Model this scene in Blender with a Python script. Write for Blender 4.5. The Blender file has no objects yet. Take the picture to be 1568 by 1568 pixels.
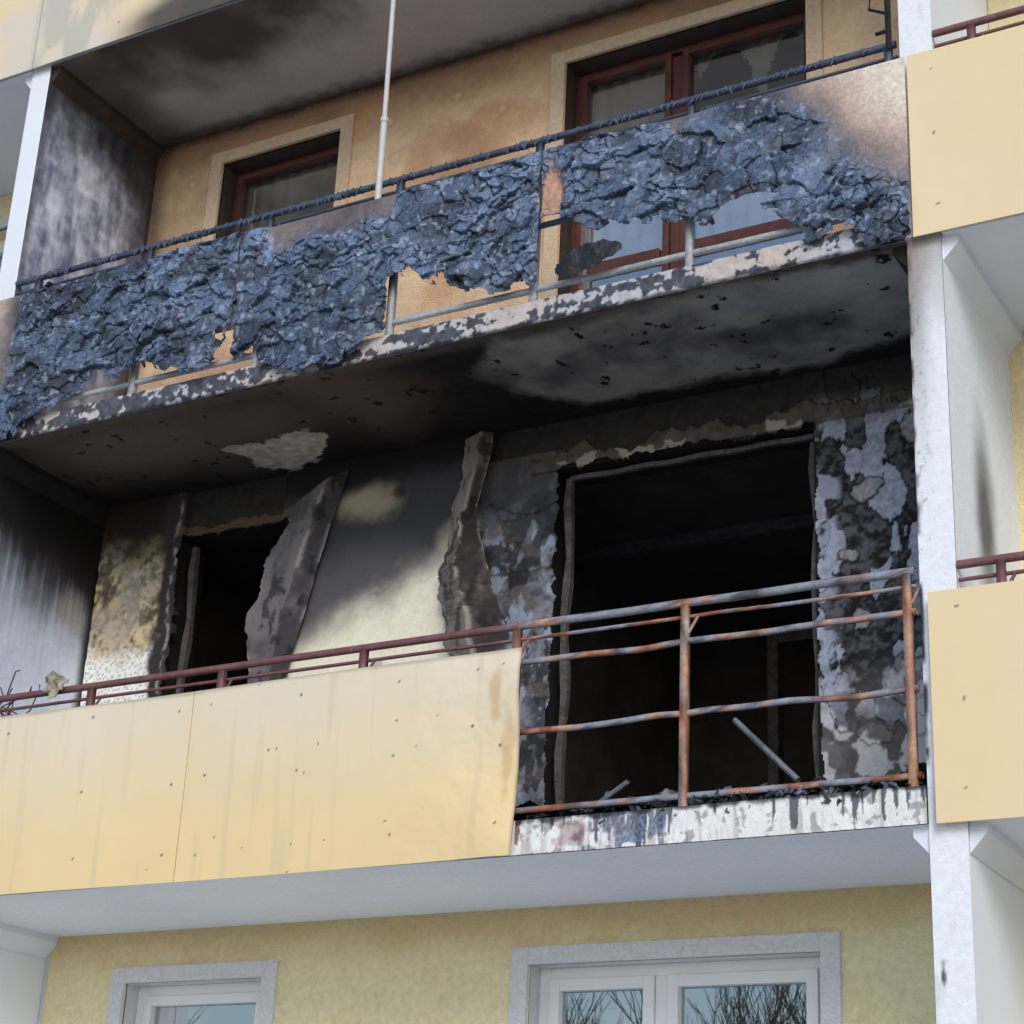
import bpy, math, random
import numpy as np
from mathutils import Matrix, Vector
random.seed(7); np.random.seed(7)
scene=bpy.context.scene
D=1.116
# ------------------------------------------------------------------ utils
def S(r,g,b):
    c=np.array([r,g,b],float)/255.
    return np.where(c<=0.04045,c/12.92,((c+0.055)/1.055)**2.4)
def sm(a,b,x):
    t=np.clip((x-a)/(b-a),0,1); return t*t*(3-2*t)
def _h(i,j,s):
    i=i.astype(np.int64);j=j.astype(np.int64)
    n=(i*374761393+j*668265263+s*1274126177)&0xffffffff
    n=((n^(n>>13))*1274126177)&0xffffffff
    n=((n^(n>>16))*2246822519)&0xffffffff
    n=n^(n>>15)
    return (n&0xffffff)/float(0xffffff)
def vn(x,y,s=0):
    i=np.floor(x);j=np.floor(y);fx=x-i;fy=y-j
    fx=fx*fx*(3-2*fx);fy=fy*fy*(3-2*fy)
    a=_h(i,j,s);b=_h(i+1,j,s);c=_h(i,j+1,s);d=_h(i+1,j+1,s)
    return (a+(b-a)*fx)*(1-fy)+(c+(d-c)*fx)*fy
def fbm(x,y,s=0,o=5,g=.5):
    v=0;a=1;t=0
    for k in range(o):
        v=v+a*vn(x*2**k+17.3*k,y*2**k-9.1*k,s+k);t+=a;a*=g
    return v/t
def voro(x,y,s=0,jit=.9):
    i=np.floor(x);j=np.floor(y)
    f1=np.full(x.shape,9.);f2=np.full(x.shape,9.);dx1=np.zeros(x.shape);dy1=np.zeros(x.shape)
    ci=np.zeros(x.shape);cj=np.zeros(x.shape)
    for a in (-1,0,1):
        for b in (-1,0,1):
            px=i+a+.5+(_h(i+a,j+b,s)-.5)*jit;py=j+b+.5+(_h(i+a,j+b,s+1)-.5)*jit
            dx=x-px;dy=y-py;d=np.sqrt(dx*dx+dy*dy)
            n=d<f1
            f2=np.where(n,f1,np.minimum(f2,d));f1=np.where(n,d,f1)
            dx1=np.where(n,dx,dx1);dy1=np.where(n,dy,dy1);ci=np.where(n,i+a,ci);cj=np.where(n,j+b,cj)
    return f1,f2,dx1,dy1,ci,cj
def sdpoly(x,y,P):
    P=np.array(P,float);d=np.full(x.shape,1e9);ins=np.zeros(x.shape,bool)
    for k in range(len(P)):
        a=P[k];b=P[(k+1)%len(P)];e=b-a
        t=np.clip(((x-a[0])*e[0]+(y-a[1])*e[1])/(e@e+1e-12),0,1)
        d=np.minimum(d,np.hypot(x-a[0]-t*e[0],y-a[1]-t*e[1]))
        c=((a[1]>y)!=(b[1]>y))&(x<(b[0]-a[0])*(y-a[1])/(b[1]-a[1]+1e-12)+a[0])
        ins^=c
    return np.where(ins,-d,d)
def mix(a,b,t):
    t=np.asarray(t)[...,None]; return a*(1-t)+b*t
def flat(x,c): return np.zeros(x.shape+(3,))+c
def blob(x,y,cx,cy,rx,ry,na=.5,k=4,s=3,soft=.5):
    r=np.hypot((x-cx)/rx,(y-cy)/ry)+ (fbm(x*k,y*k,s)-.5)*2*na
    return 1-sm(1-soft,1+soft,r)

# ------------------------------------------------------------------ materials
def newmat(name):
    m=bpy.data.materials.new(name);m.use_nodes=True;nt=m.node_tree
    return m,nt,nt.nodes,nt.links,nt.nodes['Principled BSDF']
def finish(nt,N,L,b,src,rough,var,vs,bump,bs,rv=.12,bdist=.01):
    tc=N.new('ShaderNodeTexCoord')
    n1=N.new('ShaderNodeTexNoise');n1.inputs['Scale'].default_value=vs;n1.inputs['Detail'].default_value=4
    n1.inputs['Roughness'].default_value=.65
    L.new(tc.outputs['Object'],n1.inputs['Vector'])
    mr=N.new('ShaderNodeMapRange');mr.inputs['From Min'].default_value=.3;mr.inputs['From Max'].default_value=.7
    mr.inputs['To Min'].default_value=1-var;mr.inputs['To Max'].default_value=1+var*.6
    L.new(n1.outputs['Fac'],mr.inputs['Value'])
    vm=N.new('ShaderNodeVectorMath');vm.operation='SCALE'
    L.new(src,vm.inputs[0]);L.new(mr.outputs['Result'],vm.inputs['Scale'])
    L.new(vm.outputs[0],b.inputs['Base Color'])
    n2=N.new('ShaderNodeTexNoise');n2.inputs['Scale'].default_value=bs;n2.inputs['Detail'].default_value=2
    L.new(tc.outputs['Object'],n2.inputs['Vector'])
    bp=N.new('ShaderNodeBump');bp.inputs['Strength'].default_value=bump;bp.inputs['Distance'].default_value=bdist
    L.new(n2.outputs['Fac'],bp.inputs['Height']);L.new(bp.outputs['Normal'],b.inputs['Normal'])
    b.inputs['Roughness'].default_value=rough
def mat(name,c,rough=.8,var=.12,vs=6,bump=.3,bs=60,metal=0,spec=.4,bdist=.01):
    m,nt,N,L,b=newmat(name)
    rgb=N.new('ShaderNodeRGB');rgb.outputs[0].default_value=(*[float(k) for k in c],1)
    b.inputs['Metallic'].default_value=metal;b.inputs['Specular IOR Level'].default_value=spec
    finish(nt,N,L,b,rgb.outputs[0],rough,var,vs,bump,bs,bdist=bdist);return m
def matvc(name,rough=.85,var=.12,vs=12,bump=.4,bs=70,spec=.3,bdist=.01):
    m,nt,N,L,b=newmat(name)
    at=N.new('ShaderNodeAttribute');at.attribute_name='Col'
    b.inputs['Specular IOR Level'].default_value=spec
    finish(nt,N,L,b,at.outputs['Color'],rough,var,vs,bump,bs,bdist=bdist);return m
M_sheet=matvc('sooted_render',.85,.08,40,.3,90,.3,.008)
M_stucco=matvc('stucco_render',.9,.10,25,1.0,110,.2,.012)
M_char=matvc('charred_cladding',.5,.28,45,.6,110,.55,.006)
M_panel=matvc('cladding_panel_paint',.55,.03,3,.06,20,.4)
M_metal=matvc('weathered_metal',.5,.3,40,.4,120,.5,.004)
M_conc=mat('soffit_concrete',S(232,237,247),.85,.04,3,.2,50)
M_white=mat('white_column_paint',S(240,244,252),.7,.03,3,.1,60)
M_yellow=mat('yellow_stucco',S(248,232,186),.9,.1,25,1.0,110,0,.2)
M_black=mat('soot_black',S(34,32,33),.9,.4,8,.6,40)
M_roomdark=mat('burnt_room',S(86,82,81),.9,.5,2.5,.5,30)
M_room=mat('room_wall',S(170,162,150),.9,.1,4,.1,30)
M_reveal=mat('grey_reveal',S(215,215,216),.85,.1,10,.4,80)
M_revU=mat('smoked_reveal',S(70,58,50),.85,.3,10,.4,80)
M_surr=mat('grey_window_surround',S(226,227,232),.9,.14,60,.8,120)
M_surrU=mat('smoked_window_surround',S(218,192,164),.9,.16,30,.6,120)
M_brown=mat('red_brown_wood',S(92,52,45),.55,.35,15,.2,60)
M_pvc=mat('white_pvc',S(240,242,246),.35,.03,5,.02,20)
M_curt=mat('curtain_cloth',S(150,140,138),.9,.15,10,.1,60)
M_curtB=mat('smoked_curtain',S(206,196,180),.9,.35,3,.1,60)
def glass():
    m=bpy.data.materials.new('window_glass');m.use_nodes=True;nt=m.node_tree;N=nt.nodes;L=nt.links;N.clear()
    o=N.new('ShaderNodeOutputMaterial');mx=N.new('ShaderNodeMixShader');t=N.new('ShaderNodeBsdfTransparent');g=N.new('ShaderNodeBsdfGlossy')
    t.inputs[0].default_value=(.74,.77,.80,1);g.inputs['Roughness'].default_value=.01;g.inputs[0].default_value=(.86,.93,1,1)
    lw=N.new('ShaderNodeLayerWeight');lw.inputs['Blend'].default_value=.3
    mr=N.new('ShaderNodeMapRange');mr.inputs['To Min'].default_value=.34;mr.inputs['To Max'].default_value=.95
    L.new(lw.outputs['Facing'],mr.inputs['Value'])
    L.new(mr.outputs[0],mx.inputs[0]);L.new(t.outputs[0],mx.inputs[1]);L.new(g.outputs[0],mx.inputs[2]);L.new(mx.outputs[0],o.inputs[0]);return m
M_glass=glass()

# ------------------------------------------------------------------ mesh helpers
def empty(name):
    e=bpy.data.objects.new(name,None);scene.collection.objects.link(e);return e
def link(o,parent=None):
    scene.collection.objects.link(o)
    if parent: o.parent=parent
    return o
def mesh_np(name,V,F,m,parent=None,col=None,smooth=False):
    me=bpy.data.meshes.new(name);V=np.asarray(V,np.float32);F=np.asarray(F,np.int32)
    me.vertices.add(len(V));me.vertices.foreach_set('co',V.ravel())
    me.loops.add(F.size);me.loops.foreach_set('vertex_index',F.ravel())
    me.polygons.add(len(F));me.polygons.foreach_set('loop_start',np.arange(0,F.size,F.shape[1],dtype=np.int32))
    me.polygons.foreach_set('loop_total',np.full(len(F),F.shape[1],np.int32))
    me.polygons.foreach_set('use_smooth',np.full(len(F),smooth))
    me.update(calc_edges=True)
    if col is not None:
        a=me.color_attributes.new('Col','FLOAT_COLOR','POINT')
        a.data.foreach_set('color',np.concatenate([np.clip(col,0,1),np.ones((len(col),1))],1).astype(np.float32).ravel())
    me.materials.append(m)
    o=bpy.data.objects.new(name,me);return link(o,parent)
def sheet(name,plane,u0,u1,v0,v1,w,res,cf,m,parent=None,df=None,keep=None,out=-1,thick=0,smooth=False):
    nu=max(2,int(round((u1-u0)/res))+1);nv=max(2,int(round((v1-v0)/res))+1)
    U,Vv=np.meshgrid(np.linspace(u0,u1,nu),np.linspace(v0,v1,nv),indexing='ij')
    d=df(U,Vv) if df else np.zeros(U.shape)
    W=w+out*d
    if plane=='xz': P=np.stack([U,W,Vv],-1)
    elif plane=='xy': P=np.stack([U,Vv,W],-1)
    else: P=np.stack([W,U,Vv],-1)
    C=cf(U,Vv)
    idx=np.arange(nu*nv).reshape(nu,nv)
    F=np.stack([idx[:-1,:-1],idx[1:,:-1],idx[1:,1:],idx[:-1,1:]],-1).reshape(-1,4)
    if (plane=='xz' and out>0) or (plane=='xy' and out<0) or (plane=='yz' and out<0): F=F[:,::-1]
    if keep is not None:
        uc=(U[:-1,:-1]+U[1:,1:])/2;vc=(Vv[:-1,:-1]+Vv[1:,1:])/2
        F=F[keep(uc,vc).ravel()]
        used=np.unique(F);rm=np.full(nu*nv,-1);rm[used]=np.arange(len(used));F=rm[F]
        P=P.reshape(-1,3)[used];C=C.reshape(-1,3)[used]
    o=mesh_np(name,P.reshape(-1,3),F,m,parent,C.reshape(-1,3),smooth)
    if thick:
        md=o.modifiers.new('thickness','SOLIDIFY');md.thickness=thick;md.offset=-1
    return o
class MB:
    def __init__(s): s.V=[];s.F=[]
    def quadbox(s,c):
        n=len(s.V);s.V+=c
        for f in [(0,1,2,3),(7,6,5,4),(0,4,5,1),(1,5,6,2),(2,6,7,3),(3,7,4,0)]: s.F.append([n+i for i in f])
    def box(s,x0,x1,y0,y1,z0,z1):
        s.quadbox([(x0,y0,z0),(x0,y1,z0),(x1,y1,z0),(x1,y0,z0),(x0,y0,z1),(x0,y1,z1),(x1,y1,z1),(x1,y0,z1)])
    def tube(s,pts,r,n=8,sq=False):
        pts=[Vector(p) for p in pts];base=len(s.V)
        rr=r if isinstance(r,(list,tuple)) else [r]*len(pts)
        if sq:n=4
        up=None
        for i,p in enumerate(pts):
            d=(pts[min(i+1,len(pts)-1)]-pts[max(i-1,0)]).normalized()
            if up is None: up=Vector((0,0,1)) if abs(d.z)<.9 else Vector((0,1,0))
            a=d.cross(up).normalized();b=a.cross(d).normalized()
            for k in range(n):
                t=2*math.pi*(k+(.5 if sq else 0))/n
                q=p+(a*math.cos(t)+b*math.sin(t))*rr[i]*(1.41 if sq else 1);s.V.append(tuple(q))
        for i in range(len(pts)-1):
            for k in range(n):
                a=base+i*n+k;b=base+i*n+(k+1)%n;s.F.append([a,b,b+n,a+n])
        if n==4:
            s.F.append([base+k for k in range(4)]);e=base+(len(pts)-1)*n;s.F.append([e+k for k in (3,2,1,0)])
    def obj(s,name,m,parent=None,bev=0,cf=None,smooth=False):
        me=bpy.data.meshes.new(name);me.from_pydata([tuple(v) for v in s.V],[],s.F);me.update()
        if cf:
            V=np.array(s.V,float);C=cf(V)
            a=me.color_attributes.new('Col','FLOAT_COLOR','POINT')
            a.data.foreach_set('color',np.concatenate([np.clip(C,0,1),np.ones((len(C),1))],1).astype(np.float32).ravel())
        if smooth: me.polygons.foreach_set('use_smooth',[True]*len(me.polygons))
        me.materials.append(m);o=bpy.data.objects.new(name,me);link(o,parent)
        if bev:
            b=o.modifiers.new('bevel','BEVEL');b.width=bev;b.segments=2;b.limit_method='ANGLE'
        return o
def box(name,x0,x1,y0,y1,z0,z1,m,parent=None,bev=0):
    b=MB();b.box(x0,x1,y0,y1,z0,z1);return b.obj(name,m,parent,bev)

# ------------------------------------------------------------------ building shell
bld=empty('apartment_building')
ST=[-1,0,1,2]
GZ=-3.5
OPEN=[(-5.19,-4.20,1.15),(-2.50,-.90,.17)]
def storey(b,s):
    ox=6*b;z=2.8*s;burn=(b==0 and s==0)
    ctr=(b==0)
    zt=z+.165 if not(ctr and s==1) else z+.135
    box('balcony_slab',ox-5.83,ox-.004,0 if not ctr else .004,D,z+(.005 if ctr else 0),zt,M_conc if not burn else M_black,bld,.006)
    br=(s==1 and ctr)
    m=M_black if burn else (M_revU if br else M_reveal)
    w=MB();y0=D+.004 if ctr else D
    w.box(ox-5.835,ox-5.19,y0,D+.28,z+.1,z+2.5);w.box(ox-4.2,ox-2.5,y0,D+.28,z+.1,z+2.5);w.box(ox-.9,ox,y0,D+.28,z+.1,z+2.5)
    w.box(ox-5.835,ox,y0,D+.28,z+2.5,z+2.9);w.box(ox-5.19,ox-4.2,y0,D+.28,z+.1,z+1.15)
    w.obj('facade_wall',m if ctr else M_yellow,bld)
    rm=M_roomdark if burn else M_room
    for (a,c) in ((-5.75,-3.3),(-3.2,-.02)):
        x0,x1=ox+a,ox+c;ya,yb=D+.285,4.6;za,zb=z+.12,z+2.65
        V=[(x0,ya,za),(x1,ya,za),(x1,yb,za),(x0,yb,za),(x0,ya,zb),(x1,ya,zb),(x1,yb,zb),(x0,yb,zb)]
        F=[(0,1,2,3),(4,7,6,5),(3,2,6,7),(0,3,7,4),(1,5,6,2)]
        mesh_np('room_interior',V,F,rm,bld)
    if not burn:
        fm=M_brown if br else M_pvc
        for i,(a,c,sill) in enumerate(OPEN):
            f=MB();x0,x1=ox+a,ox+c;z0=z+sill;z1=z+2.5;y=D+.12
            if br: y=D+.15
            def frame(x0,x1,z0,z1,y,fw,dp=.06):
                f.box(x0,x0+fw,y,y+dp,z0,z1);f.box(x1-fw,x1,y,y+dp,z0,z1);f.box(x0+fw,x1-fw,y+.002,y+dp,z1-fw,z1);f.box(x0+fw,x1-fw,y+.002,y+dp,z0,z0+fw)
            g=.06 if not br else .03
            frame(x0,x1,z0,z1,y,g)
            if i==0: frame(x0+g+.002,x1-g-.002,z0+g,z1-g,y-.015,.055 if not br else .035)
            else:
                xm=ox-1.80;h=.06 if not br else .042
                f.box(xm-.035,xm+.035,y+.003,y+.06,z0+.06,z1-.06)
                frame(x0+g+.002,xm-.037,z0+g,z1-g,y-.015,h);frame(xm+.037,x1-g-.002,z0+g,z1-g,y-.015,h)
                f.box(x0+.12,xm-.1,y-.01,y+.03,z0+.85,z0+.93);f.box(xm+.1,x1-.12,y-.01,y+.03,z0+.85,z0+.93)
            f.obj('window_frame',fm,bld,.004)
            mesh_np('window_pane',[(x0+.07,y+.03,z0+.07),(x1-.07,y+.03,z0+.07),(x1-.07,y+.03,z1-.07),(x0+.07,y+.03,z1-.07)],[(0,1,2,3)],M_glass,bld)
            cm=M_curtB if br else M_curt
            def cd(u,v): return .012*np.sin(u*55+2*vn(u*3,v*1.5,5))
            cz=z+2.45
            sp=[(x0+.02,x0+.45)] if i==0 else [(x0,ox-1.95)]
            if br: sp=[(x0,x1)] if i==0 else [(x0,ox-1.85),(ox-1.7,ox-.95)]
            for cx0,cx1 in sp:
                kp=None
                if br and cx0>ox-1.75: kp=lambda u,v:~((np.hypot((u+1.52)/.20,(v-4.85)/.42)<1+.3*(fbm(u*9,v*9,8)-.5))|(np.hypot((u+1.10)/.16,(v-4.75)/.5)<1))
                elif s!=1 and i==1: kp=lambda u,v:(np.floor(v*22)%2==0)|(vn(u*3,v*3,9)>.6)
                sheet('curtain','xz',cx0,cx1,z0+.1,cz,y+.095,.02,lambda u,v:flat(u,.5),cm,bld,cd,keep=kp,smooth=True)
        sr=MB()
        for (a,c,sill) in OPEN:
            x0,x1=ox+a,ox+c;z0=z+max(sill-.0,.2);z1=z+2.5
            sr.box(x0-.10,x0,D-.022,D+.02,z0,z1+.09);sr.box(x1,x1+.10,D-.022,D+.02,z0,z1+.09);sr.box(x0,x1,D-.022,D+.02,z1,z1+.09)
        sr.obj('window_surround',M_surrU if br else M_surr,bld,.004)
    cb=MB();zc=z+2.8
    for xx,sg in ((ox-5.835,1),(ox,-1)):
        for_= [(xx,.03,zc+.02),(xx+sg*.075,.03,zc+.02),(xx+sg*.075,.03,zc-.045),(xx,.03,zc-.13)]
        bk=[(p[0],D,p[2]) for p in for_];cb.quadbox(for_+bk)
    cb.obj('slab_corbel',M_black if burn else (M_revU if br else M_conc),bld)
for b in (-1,0,1):
    for s in ST: storey(b,s)
for b in (-2,-1,0,1):
    x=6*b
    box('party_wall',x+.004,x+.161,.15,D+.3,GZ,8.4,M_white,bld)
    if b!=0: box('balcony_column',x,x+.165,.012,.15,GZ,8.4,M_white,bld,.008)
box('facade_core',-12,6.16,4.7,9,GZ,8.4,M_yellow,bld)
box('roof_slab',-12.1,6.3,-.15,9.1,8.405,8.8,M_conc,bld)
box('plinth',-12,6.16,.5,4.65,GZ,-2.72,mat('plinth_render',S(150,148,145)),bld)

def colpaint(u,v):
    c=flat(u,S(242,246,253))
    n=fbm(u*14,v*2.5,4);n2=fbm(u*50,v*30,14)
    c=mix(c,flat(u,S(138,128,124)),sm(1.3,2.7,v+(n-.5)*.5)*(1-sm(.0,.14,u+.07*(n-.5)))*(v<2.82)*.9)
    c=mix(c,flat(u,S(160,148,142)),sm(2.25,2.8,v+(n-.5)*.3)*(v<2.82)*.7)
    e=1-sm(.004,.020,u+.04*(fbm(u*30,v*7,9)-.5))
    c=mix(c,flat(u,S(60,58,66)),e*((v>.15)&(v<2.8))*sm(.35,.6,fbm(u*5,v*9,2)))
    c=mix(c,flat(u,S(120,112,110)),(n2>.68)*((v>1.2)&(v<2.6))*(1-sm(.02,.12,u))*.4)
    c=mix(c,flat(u,S(196,196,198)),.35*sm(.66,.78,fbm(u*12,v*2.2,12)))
    c=mix(c,flat(u,S(60,52,50)),blob(u,v,.04,-.62,.012,.05,.8,20,15,.3)*.9)
    return c
box('balcony_column',.003,.162,.016,.15,GZ,8.4,M_white,bld)
sheet('column_face','xz',0,.165,GZ,8.4,.012,.008,colpaint,M_sheet,bld)

# ------------------------------------------------------------------ centre bay surfaces
def in_open(u,v,z):
    r=np.zeros(u.shape,bool)
    for a,c,s in OPEN: r|=(u>a)&(u<c)&(v>z+s)&(v<z+2.5)
    return r
DABS=[(-.28,2.36,.13),(-.62,2.05,.09),(-.22,1.95,.1),(-.28,1.40,.13),(-.65,1.35,.07),(-.3,.98,.16),(-.62,.75,.1),(-.3,.55,.12),(-.7,1.7,.07)]
def lint(u,v):
    return np.abs(np.sin(u*5.3+2*vn(u*1.3,v*0,55)))*.06+(fbm(u*11,v*3,51)-.5)*.16
def wallM(u,v):
    n=fbm(u*6,v*6,1);n2=fbm(u*25,v*25,2);n3=fbm(u*2.2,v*2.2,3);n4=fbm(u*50,v*50,4,3)
    c=flat(u,S(48,46,46));c=c*(.5+1.0*n2[...,None])
    lp=(u<-5.12)
    yb=mix(flat(u,S(104,88,68)),flat(u,S(222,202,164)),sm(.38,.62,n2*.4+n*.3+n4*.3))
    yb=mix(yb,flat(u,S(186,176,168)),sm(.5,.62,fbm(u*5,v*4,15))*.6)
    yb=mix(yb,flat(u,S(92,84,80)),sm(.60,.64,fbm(u*7,v*7,16))*.7)
    f1,f2,_,_,_,_=voro(u*32,v*32,5)
    wh=mix(flat(u,S(180,180,174)),flat(u,S(252,252,248)),sm(.1,.35,f1))
    yb=mix(yb,wh,1-sm(1.72,1.92,v+(n-.5)*.4))
    yb=mix(yb,flat(u,S(44,38,35)),sm(2.25,2.62,v+(n-.5)*.4))
    yb=mix(yb,flat(u,S(56,52,54)),sm(-5.30,-5.24,u+(n-.5)*.14))
    yb=mix(yb,flat(u,S(176,170,170)),np.exp(-((u+5.17+(n-.5)*.06)/.012)**2)*sm(.4,.6,n2)*.8)
    c=np.where(lp[...,None],yb,c)
    mbr=(u>-4.35)&(u<-2.93+(n-.5)*.1)
    bd=mix(flat(u,S(252,248,232)),flat(u,S(240,233,210)),n2)
    zb=1.68+(u+4.1)*.40
    t=sm(-.18,.16,v-zb+(n3-.5)*.26+(n-.5)*.16)
    bd=mix(bd,flat(u,S(88,86,92)),t*.98)
    bd=mix(bd,flat(u,S(66,65,71)),sm(2.0,2.3,v+(n3-.5)*.3)*(t>.0)*t)
    bd=mix(bd,flat(u,S(186,174,154)),blob(u,v,-3.72,2.50,.16,.10,1.1,4,8,.7)*.8)
    bd=mix(bd,flat(u,S(34,32,34)),blob(u,v,-3.50,2.52,.05,.04,.4,9,18,.6)*.8)
    bd=mix(bd,flat(u,S(225,216,190)),blob(u,v,-3.05,2.14,.13,.14,.6,6,9,.7)*.6)
    bd=mix(bd,flat(u,S(28,27,29)),sm(2.54,2.68,v+(n-.5)*.14))
    bd=mix(bd,flat(u,S(120,112,100)),(v<1.9)*sm(.70,.74,fbm(u*9,v*9,19))*.5)
    c=np.where(mbr[...,None],bd,c)
    cs=(u>=-2.93+(n-.5)*.1)&(u<-2.40)&(v<2.62)
    ba=mix(flat(u,S(70,72,80)),flat(u,S(136,140,152)),sm(.38,.66,n*.5+n2*.3+n4*.2))
    e=fbm(u*12,v*7,21)
    ba=mix(ba,flat(u,S(166,176,198)),sm(.59,.62,fbm(u*11,v*6,25))*.75)
    ba=mix(ba,flat(u,S(40,38,42)),sm(.54,.57,e)*.85)
    ba=mix(ba,flat(u,S(118,106,100)),sm(.60,.68,fbm(u*6,v*10,22))*.5)
    ba=mix(ba,flat(u,S(78,76,79)),.88*sm(2.1,2.45,v+(n-.5)*.4))
    ba=mix(ba,flat(u,S(22,21,22)),np.exp(-((v-2.3+.05*np.sin(u*9)+(n2-.5)*.05)/.008)**2)*.8)
    ba=mix(ba,flat(u,S(22,21,22)),np.exp(-((v-1.9+(n2-.5)*.05)/.007)**2)*.7)
    c=np.where(cs[...,None],ba,c)
    rp=(u>-.95)&(v<2.66)
    bs=mix(flat(u,S(32,30,34)),flat(u,S(96,95,104)),sm(.42,.64,n2*.5+n*.2+n4*.3))
    e=fbm(u*9,v*4.5,31)
    bs=mix(bs,mix(flat(u,S(122,126,142)),flat(u,S(194,201,220)),n4),sm(.56,.575,e)*.95)
    edge=np.exp(-((e-.556)/.010)**2);bs=mix(bs,flat(u,S(18,17,19)),edge*.9)
    bs=mix(bs,flat(u,S(170,178,198)),(1-sm(-.80,-.74,u+(n-.5)*.12))*sm(.42,.5,fbm(u*6,v*9,33))*.8)
    for (cx,cz,r) in DABS:
        rr=np.hypot((u-cx)/r,(v-cz)/r/.8)+(n-.5)*1.9+(n2-.5)*.5
        bs=mix(bs,mix(flat(u,S(120,114,118)),flat(u,S(182,178,184)),n4),(rr<1)*.92);bs=mix(bs,flat(u,S(20,18,20)),np.exp(-((rr-1.04)/.09)**2)*.9)
    low=1-sm(.75,1.15,v+(n-.5)*.5)
    bs=mix(bs,mix(flat(u,S(108,102,102)),flat(u,S(224,218,222)),sm(.47,.53,fbm(u*8,v*8,41))),low*.8)
    bs=mix(bs,flat(u,S(112,108,104)),sm(2.40,2.5,v+(n-.5)*.1)*.6)
    bs=mix(bs,flat(u,S(40,38,40)),sm(2.54,2.64,v+(n-.5)*.1)*.9)
    c=np.where(rp[...,None],bs,c)
    k=((u>-2.62)&(v>2.48));top=2.555+lint(u,v)
    c=mix(c,mix(flat(u,S(50,47,46)),flat(u,S(112,105,98)),n2),k*(v<top)*.9)
    lm=sm(.52,.58,fbm(u*9,v*7,56))
    c=mix(c,flat(u,S(176,168,156)),k*(v<2.50+.10*lm*fbm(u*13,v*0,57))*(v<top)*lm*.8)
    c=mix(c,flat(u,S(24,22,23)),k*np.exp(-((v-top)/.006)**2)*.7)
    k2=((u>-5.2)&(u<-4.1)&(v>2.49)&(v<2.53+(fbm(u*12,v*9,52)-.5)*.1)).astype(float)
    c=mix(c,flat(u,S(140,110,82)),k2*.35)
    return c
def wallMd(u,v):
    n=fbm(u*6,v*6,1);n2=fbm(u*25,v*25,2)
    d=.012*n2
    d=np.where((u>-4.35)&(u<-2.93+(n-.5)*.1),.045+.003*n2,d)
    d=np.where(u<-5.12,.035+.012*n2+.02*(n-.5),d)
    e=fbm(u*9,v*4.5,31)
    d=np.where(u>-.95,.006+.012*sm(.55,.57,e)+.008*n2,d)
    for (cx,cz,r) in DABS:
        rr=np.hypot((u-cx)/r,(v-cz)/r/.8)+(n-.5)*1.9+(n2-.5)*.5;d=d+.008*(rr<1)
    d=d+((u>-2.62)&(v>2.48)&(v<2.555+lint(u,v)))*.018
    return d
def keepM(u,v):
    j=(fbm(u*14,v*14,77)-.5)
    k=np.ones(u.shape,bool)
    k&=~((u>-5.14+j*.08)&(u<-4.2+j*.06)&(v>1.15)&(v<2.49+j*.08))
    k&=~((u>-2.45+j*.07)&(u<-.88+j*.06)&(v<2.49+j*.09))
    return k
sheet('burnt_wall','xz',-5.80,0,.165,2.8,D,.008,wallM,M_sheet,bld,wallMd,keepM)
def wallU(u,v):
    n=fbm(u*3,v*3,61);n2=fbm(u*14,v*14,62)
    c=mix(flat(u,S(226,182,144)),flat(u,S(248,214,176)),sm(.35,.65,n))
    c=mix(c,flat(u,S(136,98,74)),sm(5.1,5.62,v+(n-.5)*.35)*.8)
    c=mix(c,flat(u,S(116,88,74)),sm(.55,.75,fbm(u*1.3+3,v*1.3,63))*.4)
    c=mix(c,flat(u,S(60,46,40)),sm(5.5,5.6,v+(n2-.5)*.06)*.9)
    c=mix(c,flat(u,S(70,56,48)),(1-sm(-5.78,-5.6,u+(n-.5)*.1))*.7)
    for (cx,cz) in [(-3.75,4.95),(-3.82,5.25),(-2.95,5.1),(-5.45,5.2),(-3.3,5.3)]:
        r2=(u-cx)**2+(v-cz)**2;c=mix(c,flat(u,S(120,88,66)),np.exp(-((np.sqrt(r2)-.04+.02*(n2-.5))/.014)**2)*.16)
        c=mix(c,flat(u,S(252,226,190)),np.exp(-r2/.0005)*.6)
    return c*(.88+.24*n2[...,None])
sheet('upper_wall','xz',-5.80,0,2.935,5.6,D,.013,wallU,M_stucco,bld,None,lambda u,v:~in_open(u,v,2.8))
def wallL(u,v):
    n=fbm(u*3,v*3,71);n2=fbm(u*30,v*30,72)
    c=mix(flat(u,S(249,232,184)),flat(u,S(254,242,202)),n)
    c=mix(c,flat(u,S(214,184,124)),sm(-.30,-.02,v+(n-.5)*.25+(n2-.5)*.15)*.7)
    return c*(.92+.16*n2[...,None])
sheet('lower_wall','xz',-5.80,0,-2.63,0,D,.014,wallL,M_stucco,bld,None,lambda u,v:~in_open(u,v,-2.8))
PA=[(-4.49,.66),(-4.14,.59),(-3.91,.59),(-3.83,.72),(-4.0,.98),(-4.34,1.07),(-4.47,.94),(-4.44,.79)]
PBp=[(-2.27,.07),(-.95,.06),(-.0,.06),(-.02,.75),(-.15,.86),(-.82,.97),(-1.13,1.0),(-1.79,.98),(-2.23,.89),(-2.49,.67),(-2.55,.37)]
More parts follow.
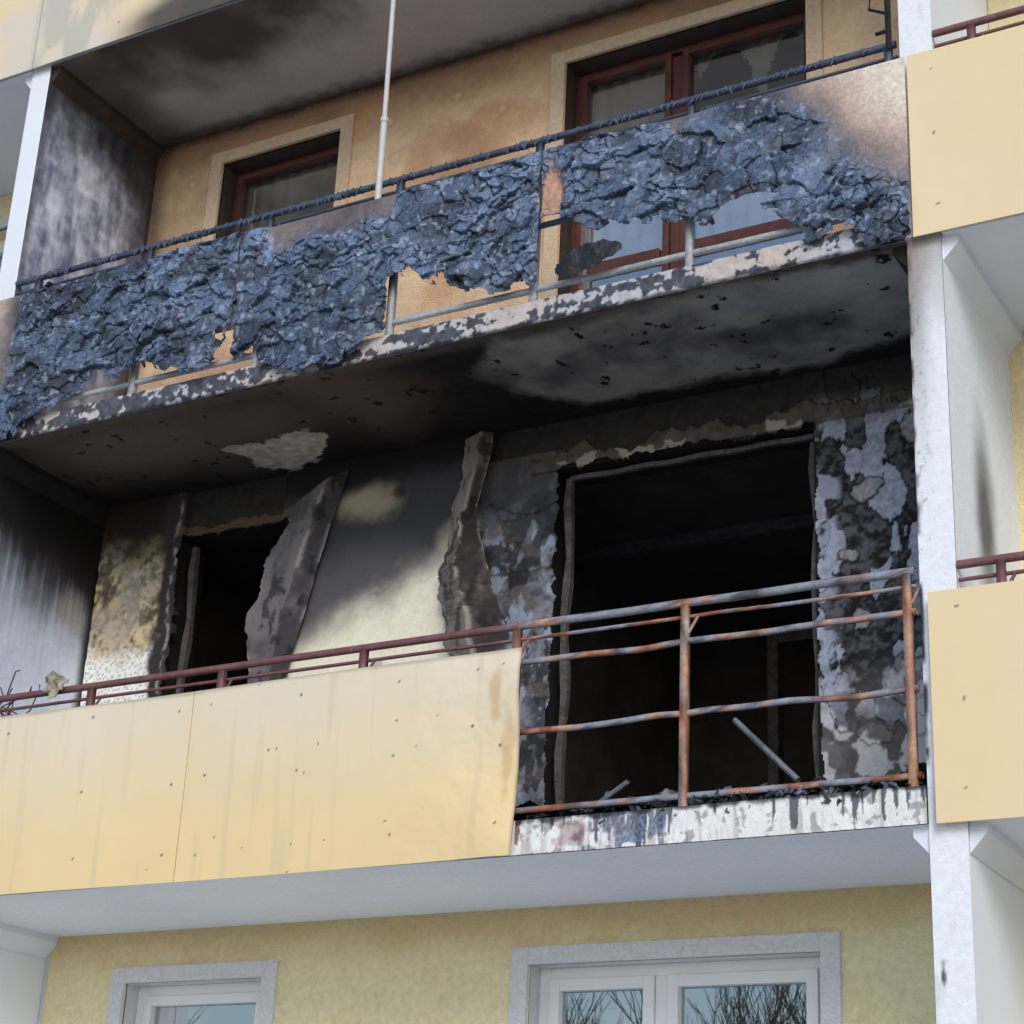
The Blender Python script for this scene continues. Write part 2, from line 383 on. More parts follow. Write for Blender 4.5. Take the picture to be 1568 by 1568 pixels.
def soffM(u,v):
    n=fbm(u*5,v*5,81);n2=fbm(u*22,v*22,82);n3=fbm(u*1.5,v*2,83)
    c=flat(u,S(32,29,28))*(.6+.8*n2[...,None])
    c=mix(c,flat(u,S(132,122,112)),blob(u,v,-4.95,.42,.95,.36,.5,2,84,.7)*.6)
    c=mix(c,flat(u,S(124,102,86)),blob(u,v,-3.42,.3,.4,.45,.5,3,85,.7)*.6)
    c=mix(c,flat(u,S(110,96,86)),(1-sm(.02,.14,v+(n-.5)*.1))*.6)
    sd=sdpoly(u,v,PBp)+(n-.5)*.22+(n2-.5)*.05
    g=mix(flat(u,S(92,89,88)),flat(u,S(166,161,154)),sm(.35,.65,n3*.6+n*.4))
    g=mix(g,flat(u,S(190,190,194)),blob(u,v,-.4,.25,.5,.2,.4,4,87)*.5)
    c=mix(c,g,1-sm(-.05,.07,sd)); c=mix(c,flat(u,S(24,22,22)),sm(.73,.75,fbm(u*13,v*13,86)))
    e=((np.abs(sd+.03)<.025)&(v>.7)&(u<-.7)).astype(float);c=mix(c,flat(u,S(165,155,142)),e*sm(.5,.7,n2))
    sa=sdpoly(u,v,PA)+(n-.5)*.16+(n2-.5)*.12
    c=mix(c,mix(flat(u,S(130,120,106)),flat(u,S(244,238,222)),n2),1-sm(-.01,.006,sa))
    return c
sheet('burnt_soffit','xy',-5.83,0,0.0,D,2.797,.009,soffM,M_sheet,bld,lambda u,v:.004*fbm(u*22,v*22,82))
def soffT(u,v):
    n=fbm(u*3,v*3,91);n2=fbm(u*16,v*16,92)
    c=mix(flat(u,S(180,172,164)),flat(u,S(202,195,188)),n)
    c=mix(c,flat(u,S(46,42,40)),blob(u,v,-4.7,.15,.95,.42,.8,3,93,.8)*.9)
    c=mix(c,flat(u,S(80,72,68)),(1-sm(.0,.3,v+(n-.5)*.3))*.55*sm(-5.9,-5.2,u))
    c=mix(c,flat(u,S(60,52,48)),(1-sm(-5.75,-5.2,u+(n-.5)*.2))*.75)
    c=mix(c,flat(u,S(84,68,58)),sm(.96,1.12,v+(n2-.5)*.1)*.85)
    return c*(.95+.06*n2[...,None])
sheet('upper_soffit','xy',-5.83,0,0.0,D,5.597,.015,soffT,M_sheet,bld)
def soffL(u,v):
    n=fbm(u*1.5,v*2,95);return mix(flat(u,S(228,234,245)),flat(u,S(240,245,253)),n)
sheet('lower_soffit','xy',-5.83,0,0.0,D,-.003,.02,soffL,M_sheet,bld)
def partM(u,v):
    st=fbm(u*34,v*1.2,101);n=fbm(u*4,v*4,102);n2=fbm(u*20,v*20,103)
    c=mix(flat(u,S(206,220,244)),flat(u,S(244,248,255)),st)
    c=mix(c,flat(u,S(130,134,150)),sm(1.45,2.1,v+(st-.5)*.5+(n-.5)*.3)*.8)
    t=sm(1.8,2.35,v+(st-.5)*.5+(n-.5)*.35)
    c=mix(c,flat(u,S(58,54,58)),t)
    c=mix(c,flat(u,S(22,20,21)),sm(2.15,2.45,v+(n-.5)*.25))
    c=mix(c,flat(u,S(180,160,145)),blob(u,v,.9,2.02,.12,.12,.4,6,104)*.4)
    c=mix(c,flat(u,S(40,36,36)),sm(1.0,1.1,u+(n-.5)*.06)*.9)
    return c*(.88+.18*n2[...,None])
sheet('burnt_party_wall','yz',.012,D,.165,2.8,-5.832,.010,partM,M_sheet,bld,out=1)
def partU(u,v):
    st=fbm(u*16,v*3,111);n=fbm(u*5,v*5,112);n2=fbm(u*18,v*18,113)
    c=mix(flat(u,S(108,112,138)),flat(u,S(222,224,240)),sm(.28,.72,st*.5+n*.3+n2*.2))
    c=mix(c,flat(u,S(40,38,43)),sm(4.9,5.45,v+(n-.5)*.7)*.88)
    c=mix(c,flat(u,S(80,72,72)),sm(.8,1.08,u+(n-.5)*.2)*.75)
    c=mix(c,flat(u,S(60,60,70)),(1-sm(.02,.12,u+(n-.5)*.1))*.7)
    return c*(.85+.3*n2[...,None])
sheet('upper_party_wall','yz',.012,D,2.935,5.6,-5.832,.010,partU,M_sheet,bld,out=1)
def partR(u,v):
    c=flat(u,S(238,243,252));n=fbm(u*5,v*5,121)
    c=mix(c,flat(u,S(60,56,56)),blob(u,v,.52,1.5,.13,.42,.35,4,122,.8)*.85)
    return c*(.97+.04*n[...,None])
sheet('neighbour_party_wall','yz',.02,D,.165,2.8,.166,.015,partR,M_sheet,bld,out=1)

def fascM(u,v):
    n=fbm(u*10,v*10,132);n2=fbm(u*45,v*45,139);h=v/.165
    c=flat(u,S(242,242,243))*(.88+.2*n[...,None])
    c=mix(c,flat(u,S(160,150,146)),sm(.6,.75,fbm(u*30,v*3,138))*.5)
    wu=u+.010*(n2-.5)
    ln=fbm(wu*38,v*1.5+1,133)
    run=sm(-.05,.05,h-(1.25-1.25*sm(.42,.78,ln)*(.5+.9*vn(u*2.3,v*0,131)))-(n2-.5)*.3)
    dk=mix(flat(u,S(46,52,70)),flat(u,S(128,68,64)),sm(.55,.6,fbm(u*9,v*0+3,134))*(u<-1.0))
    c=mix(c,dk,run*.85)
    cl=blob(u,v,-1.42,.10,.2,.09,1.1,18,135,.2)*sm(.35,.5,fbm(u*40,v*5,140))
    f1,f2,_,_,_,_=voro(u*70,v*35,6)
    c=mix(c,mix(flat(u,S(36,44,62)),flat(u,S(112,128,160)),sm(.1,.5,f1)),cl*.85)
    c=mix(c,flat(u,S(150,84,78)),blob(u,v,-1.68,.1,.08,.06,1.1,22,136,.2)*.45)
    c=mix(c,flat(u,S(120,112,108)),sm(.62,.68,fbm(u*24,v*24,129))*.6)
    c=mix(c,flat(u,S(40,42,50)),sm(.82,.97,h+(n-.5)*.5)*.9)
    return c
sheet('slab_edge','xz',-1.98,0,-.001,.163,-.004,.005,fascM,M_sheet,bld,lambda u,v:.008*fbm(u*30,v*20,137))
box('slab_edge_left',-5.83,-1.98,-.003,.01,0.001,.163,M_conc,bld)
def fascU(u,v):
    n=fbm(u*9,v*20,141);n2=fbm(u*30,v*30,142)
    c=mix(flat(u,S(46,48,58)),flat(u,S(112,114,126)),n2)
    li=sm(.51,.53,n*.55+n2*.45+.0+.03*sm(-4,-1,u)-.03*(1-sm(-5.2,-4,u)))
    pk=mix(flat(u,S(206,192,184)),flat(u,S(186,192,206)),vn(u*3,v*0,143))
    c=mix(c,pk*(.75+.4*n2[...,None]),li)
    c=mix(c,flat(u,S(28,26,28)),(1-sm(2.8,2.83,v+(n2-.5)*.03))*.85)
    return c
sheet('slab_edge','xz',-5.83,0,2.797,2.932,-.004,.005,fascU,M_sheet,bld,lambda u,v:.008*fbm(u*30,v*30,144))
def debc(u,v):
    n=fbm(u*14,v*14,151);return mix(flat(u,S(34,32,34)),flat(u,S(150,148,152)),sm(.5,.75,n))
sheet('burnt_debris','xy',-5.8,-.0,.03,D,.166,.010,debc,M_char,None,lambda u,v:.02+.09*sm(.45,.9,fbm(u*4,v*4,152))+.05*fbm(u*22,v*22,153)*sm(0,.2,v)+.02*fbm(u*60,v*60,154),out=1)
rnd=random.Random(5);mb=MB()
for i in range(1300):
    x=rnd.uniform(-1.95,-.04);
    if rnd.random()<.6: x=-.8+.45*rnd.gauss(0,1)
    if not -1.95<x<-.04: continue
    y=rnd.uniform(-.005,.35);s=.005+.018*rnd.random()**2;z=.168+rnd.uniform(0,.04)+(.06*rnd.random() if y>.15 else 0)
    if y<.01: z=rnd.uniform(.12,.18);s*=.7
    c=Vector((x,y,z));ax=Vector((rnd.uniform(-1,1),rnd.uniform(-1,1),rnd.uniform(-.8,.8))).normalized();b=ax.orthogonal().normalized();n_=ax.cross(b)
    q=[tuple(c+(ax*sx*1.4+b*sy*.9+n_*sz*.35)*s*rnd.uniform(.5,1.3)) for (sx,sy,sz) in [(-1,-1,-1),(-1,1,-1),(1,1,-1),(1,-1,-1),(-1,-1,1),(-1,1,1),(1,1,1),(1,-1,1)]]
    mb.quadbox(q)
mb.obj('charred_rubble',M_char,None,0,lambda V:mix(flat(V[:,0],S(34,36,46)),flat(V[:,0],S(136,146,170)),sm(.45,.7,fbm(V[:,0]*14,V[:,1]*14+V[:,2]*9,160))))

# ------------------------------------------------------------------ cladding panels
BE=S(241,215,168);BE2=S(244,223,184)
def screws(u,v,x0,z0):
    m=np.zeros(u.shape)
    for i in range(4):
        for k in range(3):
            cx=x0+.12+i*.59+.02*random.random();cz=z0+.12+k*.39+.04*random.random()
            m=np.maximum(m,((u-cx)**2+(v-cz)**2<.0075**2)*1.)
    return m
def plain_panel(x0,z0,name='balcony_cladding_panel',pf=None,df=None,res=.02,h=1.02):
    def cf(u,v):
        n=fbm(u*1.5,v*1.5,int(abs(x0*7+z0*3)));c=mix(flat(u,BE),flat(u,BE2),n)
        if pf: c=pf(u,v,c)
        c=mix(c,flat(u,S(70,60,52)),screws(u,v,x0,z0)*.8);return c
    return sheet(name,'xz',x0+.003,x0+1.997,z0-.01,z0+h-.01,-.035,res,cf,M_panel,None,df,thick=.008)
def pM(u,v,c):
    n=fbm(u*3,v*3,161)
    c=mix(c,flat(u,S(234,222,202)),sm(.35,1.0,v+(n-.5)*.3)*.8)
    c=mix(c,flat(u,S(246,214,146)),(1-sm(.1,.7,v+(n-.5)*.2))*.35)
    c=mix(c,flat(u,S(196,150,90)),blob(u,v,-2.10,.78,.03,.10,.9,9,163,.5)*.45)
    c=mix(c,flat(u,S(196,150,90)),blob(u,v,-2.03,.45,.03,.2,.9,9,168,.5)*.4)
    f1,_,_,_,ci,cj=voro(u*14,v*14,165);c=mix(c,flat(u,S(50,52,66)),((f1<.08)&(_h(ci,cj,166)>.975))*.85)
    c=mix(c,flat(u,S(210,192,160)),sm(.6,.8,fbm(u*16,v*1.1,169))*.3)
    c=mix(c,flat(u,S(150,110,80)),(1-sm(0,.012,np.abs(u+1.975)))*.5)
    c=mix(c,flat(u,S(150,134,112)),(1-sm(0,.025,1.01-v+.03*(n-.5)))*.5)
    return c
def dM(u,v): 
    r=sm(-2.9,-1.97,u)
    return .010*np.sin(u*2.2+v*1.5)+r*(.016*np.sin(v*8+1.2)*sm(-2.5,-2.0,u)+.03*(fbm(u*2.4,v*2.4,166)-.5)*2)+.004*fbm(u*2,v*2,167)
for x0 in (-5.97,-3.97): plain_panel(x0,0,pf=pM,df=dM,res=.0075)
for b,s in [(1,0),(1,1),(1,2),(1,-1),(-1,0),(-1,1),(-1,2),(-1,-1),(0,2)]:
    for k in range(3):
        x0=6*b-5.96+2*k; 
        pf=None
        if s==2 and x0<-3.8:
            def pf(u,v,c):
                n=fbm(u*2,v*2,171);c=mix(c,flat(u,S(228,216,204)),sm(.3,.7,n)*.9)
                c=mix(c,flat(u,S(190,190,178)),sm(.45,.6,fbm(u*5,v*2,173))*.7*(u>-5.97))
                c=mix(c,flat(u,S(50,44,46)),(1-sm(.0,.22,v-5.6-.30*sm(-5.3,-4,u)+(n-.5)*.25))*.9*sm(-5.4,-4.9,u))
                return c
        plain_panel(x0+(.005 if b==1 else 0),2.8*s,pf=pf,df=lambda u,v:.006*fbm(u*1.3,v*1.3,172),res=.01 if (b,s) in ((1,0),(1,1),(0,2)) else .05)
BX=[-6,-5.74,-5.5,-5.34,-5.12,-5.02,-4.75,-4.64,-4.48,-4.16,-4.06,-3.99,-3.972,-3.965,-3.95,-3.82,-3.66,-3.41,-3.13,-2.94,-2.91,-2.76,-2.5,-2.17,-2.01,-1.972,-1.965,-1.91,-1.69,-1.48,-1.29,-1.0,-.89,-.61,-.48,-.25,-.18,.05]
BZ=[2.79,2.80,2.83,2.94,3.00,3.12,3.03,3.08,3.02,2.94,3.08,3.22,3.22,3.06,3.01,3.03,2.85,2.81,2.84,2.94,3.27,3.26,3.11,3.00,3.02,3.02,3.43,3.41,3.33,3.22,3.23,3.14,3.22,3.09,2.93,2.94,2.82,2.79]
def charq(u,v):
    w=(fbm(u*2.5,v*2.5,181)-.5)*.35+(fbm(u*14,v*14,182)-.5)*.06
    q1=u+5.80-(v-3.2)*.2
    q2=-((u+.26)*.8+(v-3.38)*.75)
    q3=3.72-v+3*np.maximum(np.abs(u+3.35)-.40,0)
    q4=3.77-v+3*np.maximum(-(u+1.2),0)
    qa=np.minimum(q1,q2)+w
    qb=np.minimum(qa,np.minimum(q3,q4)+w*.8)
    bl=blob(u,v,-1.90,3.56,.07,.15,.6,9,183,.3)
    return qa,qb,bl
def charflake(u,v):
    wx=(fbm(u*8,v*8,191)-.5)*.10;wy=(fbm(u*8,v*8,192)-.5)*.10
    pm=sm(.44,.60,fbm(u*2.2,v*2.2,190))*.85+.15
    pm=np.where(u<-3.97,.45+.55*pm,pm)
    A=.16;f1,f2,dx,dy,ci,cj=voro((u+wx*1.3)/A,(v+wy*1.3)/(A*.85),193)
    h0=_h(ci,cj,189)
    d=.022*h0+((_h(ci,cj,195)-.5)*dx*1.6+(_h(ci,cj,196)-.62)*dy*1.4)*A*.22
    ck0=sm(0,.045,f2-f1)
    B=.070;f1,f2,dx,dy,ci,cj=voro((u+wx)/B,(v+wy)/(B*.8),197)
    h=_h(ci,cj,198)
    d=d+pm*(.015*h+((_h(ci,cj,199)-.5)*dx+(_h(ci,cj,200)-.65)*dy)*B*.5)
    ck=1-(1-sm(.0,.10,f2-f1))*pm
    C=.030;f1,f2,dx,dy,ci,cj=voro((u+wx*.6)/C,(v+wy*.6)/(C*.9),211)
    d=d+.0045*_h(ci,cj,212)*pm
    r=1-np.abs(2*fbm(u*9,v*9,213,3)-1);d=d+.010*r**3
    return d-(1-ck0)*.008-(1-ck)*.006,(1-(1-ck0)*.8)*ck,h,h0,_h(ci,cj,214),pm
def charcol(u,v):
    qa,qb,bl=charq(u,v);d,ck,h,h0,hb,pm=charflake(u,v);n=fbm(u*4,v*4,202);n2=fbm(u*30,v*30,203);n5=fbm(u*70,v*70,215,3)
    ch=mix(flat(u,S(48,58,80)),flat(u,S(124,143,176)),np.clip(h*.34*pm+h0*.34+hb*.12*pm+(n-.5)*1.1+(n5-.5)*.7+.10,0,1))
    ch=mix(ch,flat(u,S(22,25,33)),(1-ck)*.85)
    ch=mix(ch,flat(u,S(34,37,46)),sm(.57,.66,fbm(u*6,v*8,216))*.65)
    ch=mix(ch,flat(u,S(178,190,214)),sm(.64,.71,n2)*.45)
    cl=mix(flat(u,S(236,218,196)),flat(u,S(243,230,214)),n)
    cl=mix(cl,flat(u,S(190,162,148)),sm(-.5,-.15,qa)*.75)
    smk=mix(flat(u,S(80,76,84)),flat(u,S(132,118,116)),sm(.3,.7,n))
    cl=mix(cl,smk,sm(-.25,.04,qa))
    cl=mix(cl,mix(flat(u,S(222,176,150)),flat(u,S(160,120,108)),n2),bl)
    t=sm(-.04,.10,qb+(n2-.5)*.16)*(1-bl)
    return mix(cl,ch,t)
def chardisp(u,v):
    qa,qb,bl=charq(u,v);m=sm(-.02,.16,qb)*(1-bl);d=charflake(u,v)[0]
    lo=sm(3.5,2.9,v)
    return m*(d+.045*(fbm(u*2.5,v*2.5,205)-.4)+.02*np.sin(u*6+v*3)*lo*.6)+.004*fbm(u*2,v*2,206)
def charkeep(u,v):
    zb=np.interp(u,BX,BZ)
    f1,f2,dx,dy,ci,cj=voro(u/.06,v/.05,207)
    zb=zb+(fbm(u*9,v*9,208)-.5)*.12*(zb>2.805)+(_h(ci,cj,209)-.5)*.06*(zb>2.805)
    k=v>zb
    for (cx,cz,rx,rz) in [(-.80,3.2,.15,.04),(-4.06,3.18,.03,.05)]:
        k&=~((np.hypot((u-cx)/rx,(v-cz)/rz)+(fbm(u*14,v*14,210)-.5))<1)
    return k
for x0,x1 in ((-5.967,-3.977),(-3.963,-1.977),(-1.963,.037)):
    sheet('charred_balcony_panel','xz',x0,x1,2.79,3.81,-.035,.0055,charcol,M_char,None,chardisp,charkeep,thick=.006)
sheet('burnt_flap','xz',-1.92,-1.45,2.96,3.18,-.045,.008,lambda u,v:flat(u,S(24,24,28)),M_char,None,lambda u,v:.06*(fbm(u*6,v*6,217)),lambda u,v:(np.hypot((u+1.68)/.18,(v-3.07-.15*(u+1.68))/.07)+(fbm(u*9,v*9,218)-.5)*.9)<1,thick=.005)

# ------------------------------------------------------------------ railings
PX=[-.06,-1.13,-2.03,-2.93,-3.835,-4.74,-5.64]
def paint_rail(kind):
    def f(V):
        u=V[:,0]*1.0;z=V[:,2];v=V[:,2]+V[:,1];n=fbm(u*7,v*9,221);n2=fbm(u*34,v*34,222)
        if kind=='brown': return mix(flat(u,S(108,66,68)),flat(u,S(140,100,102)),n2)
        if kind=='dark':
            c=mix(flat(u,S(38,46,64)),flat(u,S(92,104,130)),n2)
            low=sm(3.3,3.1,z);return mix(c,mix(flat(u,S(130,132,138)),flat(u,S(206,208,212)),n),low)
        c=mix(flat(u,S(150,88,62)),flat(u,S(208,168,142)),sm(.35,.65,n2))
        post=np.zeros(u.shape)
        for x in PX: post=np.maximum(post,(np.abs(u-x)<.03)*1.)
        bl=sm(.44,.56,n+.12*(z>1.10)-.10*((z>1.04)&(z<1.10))-.2*post)
        c=mix(c,mix(flat(u,S(116,118,132)),flat(u,S(176,178,190)),n2),bl)
        c=mix(c,mix(flat(u,S(104,62,65)),flat(u,S(142,98,101)),n2),1-sm(-2.2,-1.9,u))
        c=mix(c,flat(u,S(44,42,50)),(n2>.66)*(u>-2.2)*.8)
        return c
    return f
def railing(b,s,kind,warp=0,drips=False):
    ox=6*b;z=2.8*s;mb=MB();rr=random.Random(b*7+s+3)
    def bar(zz,r,k,sq=False,x0=-5.83,x1=-.02,y=.02,step=.05,n=8):
        m=int((x1-x0)/step);pts=[]
        kinks=[(rr.uniform(-1.9,-.1),rr.uniform(-.018,.014)) for _ in range(5)]
        for i in range(m+1):
            x=x0+(x1-x0)*i/m;dz=0
            if warp and (x>-1.9 or kind=='dark'):
                for kx,ka in kinks: dz+=ka*max(0,1-abs(x-kx)/.3)
                dz*=warp*(1 if k>1 else .3)
                dp=min(abs(x-p) for p in PX);dz*=min(1,dp/.15)
            pts.append((ox+x,y+dz*.7,z+zz+dz))
        mb.tube(pts,r,n,sq)
    bar(1.14,.020,1,n=10);bar(1.075,.010,1.5,y=.035)
    bar(.95,.012,3,True);bar(.60,.012,5,True);bar(.215,.013,1.2,True)
    for x in PX:
        mb.tube([(ox+x,.02,z+.13+i*.1) for i in range(11)],.018,sq=True)
        mb.tube([(ox+x+.015,.02,z+.99),(ox+x+.055,.035,z+1.07)],.008)
    if drips:
        for i in range(170):
            x=random.uniform(-5.7,-.1);l=random.uniform(.008,.03)
            mb.tube([(ox+x,.0,z+1.135),(ox+x+random.uniform(-.012,.012),-.010,z+1.125-l*.5),(ox+x+random.uniform(-.02,.02),-.006,z+1.12-l)],[.010,.007,.003],5)
            if i%2:
                x=random.uniform(-5.7,-.1);mb.tube([(ox+x-.012,0.02,z+1.14),(ox+x,.02,z+1.142),(ox+x+.014,.02,z+1.14)],[.012,.027,.012],7)
    mb.obj('balcony_railing',M_metal,None,0,paint_rail(kind),smooth=True)
railing(0,0,'rust',.9);railing(0,1,'dark',.6,True)
for b,s in [(1,0),(1,1),(-1,0),(-1,1),(0,2),(1,2),(-1,2)]: railing(b,s,'brown')

mb=MB();mb.tube([(-3.06,-.01,3.80),(-3.06,-.01,4.35)],.020,12);mb.tube([(-3.06,-.01,4.35),(-3.07,-.01,5.595)],.015,12)
mb.tube([(-3.06,-.01,4.34),(-3.06,-.01,4.37)],.024,12)
mb.obj('metal_pole',mat('galvanised_pole',S(206,204,204),.45,.15,20,.1,40),None,smooth=True)
mb=MB();mb.tube([(-.05,.0,3.9),(-.05,.0,4.9)],.016,10);mb.tube([(-.05,0,4.12),(-.14,-.02,4.16),(-.13,-.02,4.24)],.008,6);mb.tube([(-.05,0,4.02),(-.11,-.02,4.0)],.01,6)
mb.obj('antenna_mast',M_black,None,smooth=True)
mb=MB();rw=random.Random(11)
for i in range(9):
    x=rw.uniform(-5.75,-5.2);p=[];a=rw.uniform(0,6)
    for k in range(9): p.append((x+.10*math.sin(a+k*.8)+k*.015,.06+.05*math.cos(a+k),1.02+.05*k*rw.uniform(.3,.9)*(1 if i%2 else .5)))
    mb.tube(p,.004,5)
mb.obj('bent_wire',M_brown,None,smooth=True)
sheet('plaster_scrap','xz',-5.08,-4.90,1.08,1.26,.03,.008,lambda u,v:mix(flat(u,S(90,84,78)),flat(u,S(206,194,172)),fbm(u*30,v*30,231)),M_sheet,None,lambda u,v:.10*fbm(u*14,v*14,232),lambda u,v:(np.hypot((u+4.99)/.075,(v-1.16)/.075)+(fbm(u*18,v*18,233)-.5)*1.2)<1,thick=.006)

# ------------------------------------------------------------------ hanging burnt strips
def strip(L,R,cols,name,seed,fold=.05,crease=.5):
    n=120;m=28;t=np.linspace(0,1,n)
    def samp(P):
        P=np.array(P,float);k=np.linspace(0,1,len(P));return np.stack([np.interp(t,k,P[:,i]) for i in range(3)],-1)
    A=samp(L);B=samp(R);s=np.linspace(0,1,m)
    A[:,0]+=(fbm(t*14,t*0+seed,seed,6,.65)-.5)*.10;B[:,0]+=(fbm(t*10,t*0+seed+5,seed)-.5)*.03
    T,Sg=np.meshgrid(t,s,indexing='ij')
    P=A[:,None,:]*(1-Sg[...,None])+B[:,None,:]*Sg[...,None]
    cx=crease+.15*(vn(T*2.5,Sg*0,seed+2)-.5)
    ridge=np.where(Sg<cx,Sg/cx,(1-Sg)/(1-cx))
    P[...,1]-=fold*ridge+.025*(fbm(T*4,Sg*2,seed+3)-.5)+.006*fbm(T*40,Sg*9,seed+13)
    q=fbm(P[...,0]*14,P[...,2]*8,seed+4)
    C=mix(flat(T,cols[0]),flat(T,cols[1]),sm(.3,.75,q*.7+.3*(Sg<cx)))
    C=mix(C,flat(T,S(176,168,164)),np.exp(-((Sg-cx)/.035)**2)*sm(.4,.6,vn(T*9,Sg*0,seed+8))*.8)
    eg=np.minimum(Sg,1-Sg);C=mix(C,flat(T,S(168,160,156)),(1-sm(0,.06,eg))*sm(.4,.6,vn(T*16,Sg,seed+6))*.7)
    C=mix(C,flat(T,S(26,24,26)),sm(.62,.68,fbm(P[...,0]*18,P[...,2]*9,seed+9))*.7)
    idx=np.arange(n*m).reshape(n,m);F=np.stack([idx[:-1,:-1],idx[:-1,1:],idx[1:,1:],idx[1:,:-1]],-1).reshape(-1,4)
    o=mesh_np(name,P.reshape(-1,3),F,M_sheet,None,C.reshape(-1,3));md=o.modifiers.new('t','SOLIDIFY');md.thickness=.01;return o
y=D
strip([(-4.17,y-.06,2.60),(-4.24,y-.1,2.45),(-4.33,y-.12,2.25),(-4.38,y-.14,2.05),(-4.46,y-.14,1.8),(-4.42,y-.12,1.5),(-4.40,y-.1,1.2)],
      [(-3.86,y-.06,2.72),(-3.92,y-.07,2.5),(-3.97,y-.07,2.3),(-4.02,y-.07,2.1),(-4.08,y-.07,1.85),(-4.15,y-.07,1.6),(-4.24,y-.07,1.2)],
      (S(66,64,67),S(118,114,116)),'peeling_plaster_strip',301,.03,.62)
strip([(-3.03,y-.07,2.76),(-3.04,y-.08,2.5),(-3.06,y-.1,2.3),(-3.08,y-.11,2.1),(-3.12,y-.12,1.9),(-3.08,y-.12,1.7),(-3.04,y-.1,1.4)],
      [(-2.85,y-.07,2.78),(-2.86,y-.08,2.6),(-2.90,y-.09,2.4),(-2.93,y-.1,2.2),(-2.96,y-.1,1.98),(-2.97,y-.1,1.75),(-2.96,y-.1,1.4)],
      (S(62,58,59),S(136,128,126)),'peeling_plaster_strip',311,.05,.7)
strip([(-3.00,y-.1,2.25),(-3.03,y-.18,1.98),(-3.04,y-.22,1.8),(-3.0,y-.24,1.6),(-2.98,y-.2,1.3)],
      [(-2.93,y-.1,2.25),(-2.82,y-.14,1.98),(-2.76,y-.16,1.8),(-2.68,y-.16,1.6),(-2.60,y-.14,1.3)],
      (S(54,50,51),S(130,120,118)),'peeling_plaster_strip',321,.08,.45)
mb=MB()
for x,zt in ((-5.10,2.45),(-2.40,2.46),(-.92,2.42)):
    pts=[(x+.010*math.sin(i*1.3),D+.08,.2+i*(zt-.2)/14) for i in range(15)];mb.tube(pts,[.020+.004*math.sin(i*2.1) for i in range(15)],sq=True)
mb.tube([(-2.4+i*.1,D+.08,2.46+.005*math.sin(i*1.7)) for i in range(16)],.014,sq=True)
mb.box(-2.1,-2.03,3.4,3.5,.2,2.2);mb.box(-1.3,-1.23,3.4,3.5,.2,2.2);mb.box(-2.03,-1.3,3.42,3.5,2.13,2.2)
mb.box(-3.1,-.1,2.6,2.66,2.56,2.64)
mb.obj('charred_window_frame',mat('charred_wood',S(92,86,88),.8,.5,20,.8,60),bld,smooth=False)
mb=MB()
mb.tube([(-.98,.25,.62),(-.62,.12,.27)],.014,6);mb.tube([(-1.78,.25,.22),(-1.5,.2,.36)],.012,6);mb.tube([(-1.72,.3,.2),(-1.62,.25,.33)],.02,6);mb.tube([(-1.9,.3,.25),(-1.6,.5,.3)],.014,6)
mb.obj('burnt_sticks',mat('burnt_stick',S(120,124,132),.8,.4,20),None)

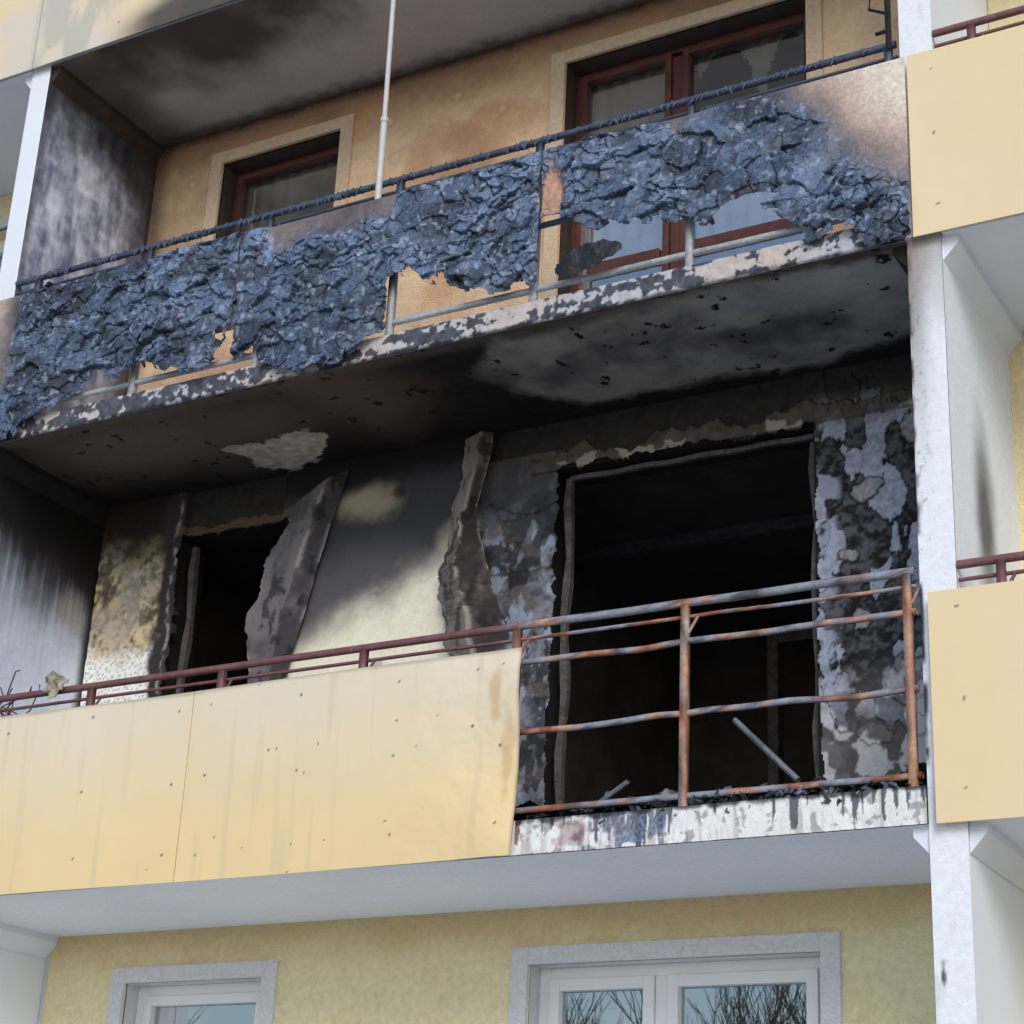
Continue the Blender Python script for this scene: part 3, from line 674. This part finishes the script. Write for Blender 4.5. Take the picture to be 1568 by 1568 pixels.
# ------------------------------------------------------------------ ground and trees behind the viewer (mirrored in the glass)
gm=mat('ground_paving',S(186,185,182),.95,.25,.6,.5,10)
mesh_np('ground',[(-400,-400,GZ),(400,-400,GZ),(400,400,GZ),(-400,400,GZ)],[(0,1,2,3)],gm)
bark=mat('bark',S(112,102,94),.9,.3,10)
def tree(x,y,h,seed):
    rnd=random.Random(seed);mb=MB()
    def grow(p,d,l,r,lv):
        pts=[p];q=p
        for i in range(4):
            d=(d+Vector((rnd.uniform(-.12,.12),rnd.uniform(-.12,.12),rnd.uniform(.02,.2)))).normalized();q=q+d*l/4;pts.append(q)
        mb.tube(pts,[r*(1-.12*i) for i in range(5)],5 if lv<2 else 3)
        if lv>=5: return
        for i in range(3 if lv else 6):
            a=rnd.uniform(0,6.28);sp=rnd.uniform(.3,.7);o=Vector((math.cos(a),math.sin(a),0))
            grow(pts[rnd.choice([1,2,3,4])] if i else pts[4],(d+o*sp).normalized(),l*rnd.uniform(.62,.8),max(.010,r*.55),lv+1)
    grow(Vector((x,y,GZ)),Vector((0,0,1)),h*.3,.14,0);mb.obj('bare_tree',bark)
for i,(x,y,h) in enumerate([(-16,-24,9.5),(-11.5,-22,8.5),(-21,-27,10),(-8,-27,10),(-27,-25,10),(-13.5,-30,12),(-33,-28,10),(-10,-32,13),(-17,-34,13)]): tree(x,y,h,i+1)

# ------------------------------------------------------------------ light
w=bpy.data.worlds.new('World');scene.world=w;w.use_nodes=True;N=w.node_tree.nodes;L=w.node_tree.links
sky=N.new('ShaderNodeTexSky');sky.sky_type='NISHITA';sky.sun_disc=False
EL,AZ=math.radians(31),math.radians(148)
sky.sun_elevation=EL;sky.sun_rotation=AZ;sky.dust_density=.6;sky.air_density=1.2
bg=N['Background'];bg.inputs['Strength'].default_value=.15;L.new(sky.outputs[0],bg.inputs['Color'])
sl=bpy.data.lights.new('sun','SUN');sl.energy=1.55;sl.angle=math.radians(26);sl.color=(1,.95,.9)
so=bpy.data.objects.new('sun',sl);scene.collection.objects.link(so)
dirv=Vector((math.sin(AZ)*math.cos(EL),math.cos(AZ)*math.cos(EL),math.sin(EL)))
so.rotation_euler=dirv.to_track_quat('Z','Y').to_euler()
# ------------------------------------------------------------------ camera
f,cx,cy,cz,yaw,pitch,roll=2949.49,2.4368,-7.7295,-1.9458,-.5293,.3914,.0489
fw=np.array([math.sin(yaw)*math.cos(pitch),math.cos(yaw)*math.cos(pitch),math.sin(pitch)])
r=np.array([math.cos(yaw),-math.sin(yaw),0.]);u=np.cross(r,fw);c,s=math.cos(roll),math.sin(roll)
r2=c*r+s*u;u2=-s*r+c*u
cam=bpy.data.cameras.new('camera');co=bpy.data.objects.new('camera',cam);scene.collection.objects.link(co)
co.matrix_world=Matrix(((r2[0],u2[0],-fw[0],cx),(r2[1],u2[1],-fw[1],cy),(r2[2],u2[2],-fw[2],cz),(0,0,0,1)))
cam.sensor_width=36;cam.lens=f/1568*36;cam.clip_end=2000
scene.camera=co
scene.view_settings.view_transform='Standard';scene.view_settings.look='None';scene.view_settings.exposure=0
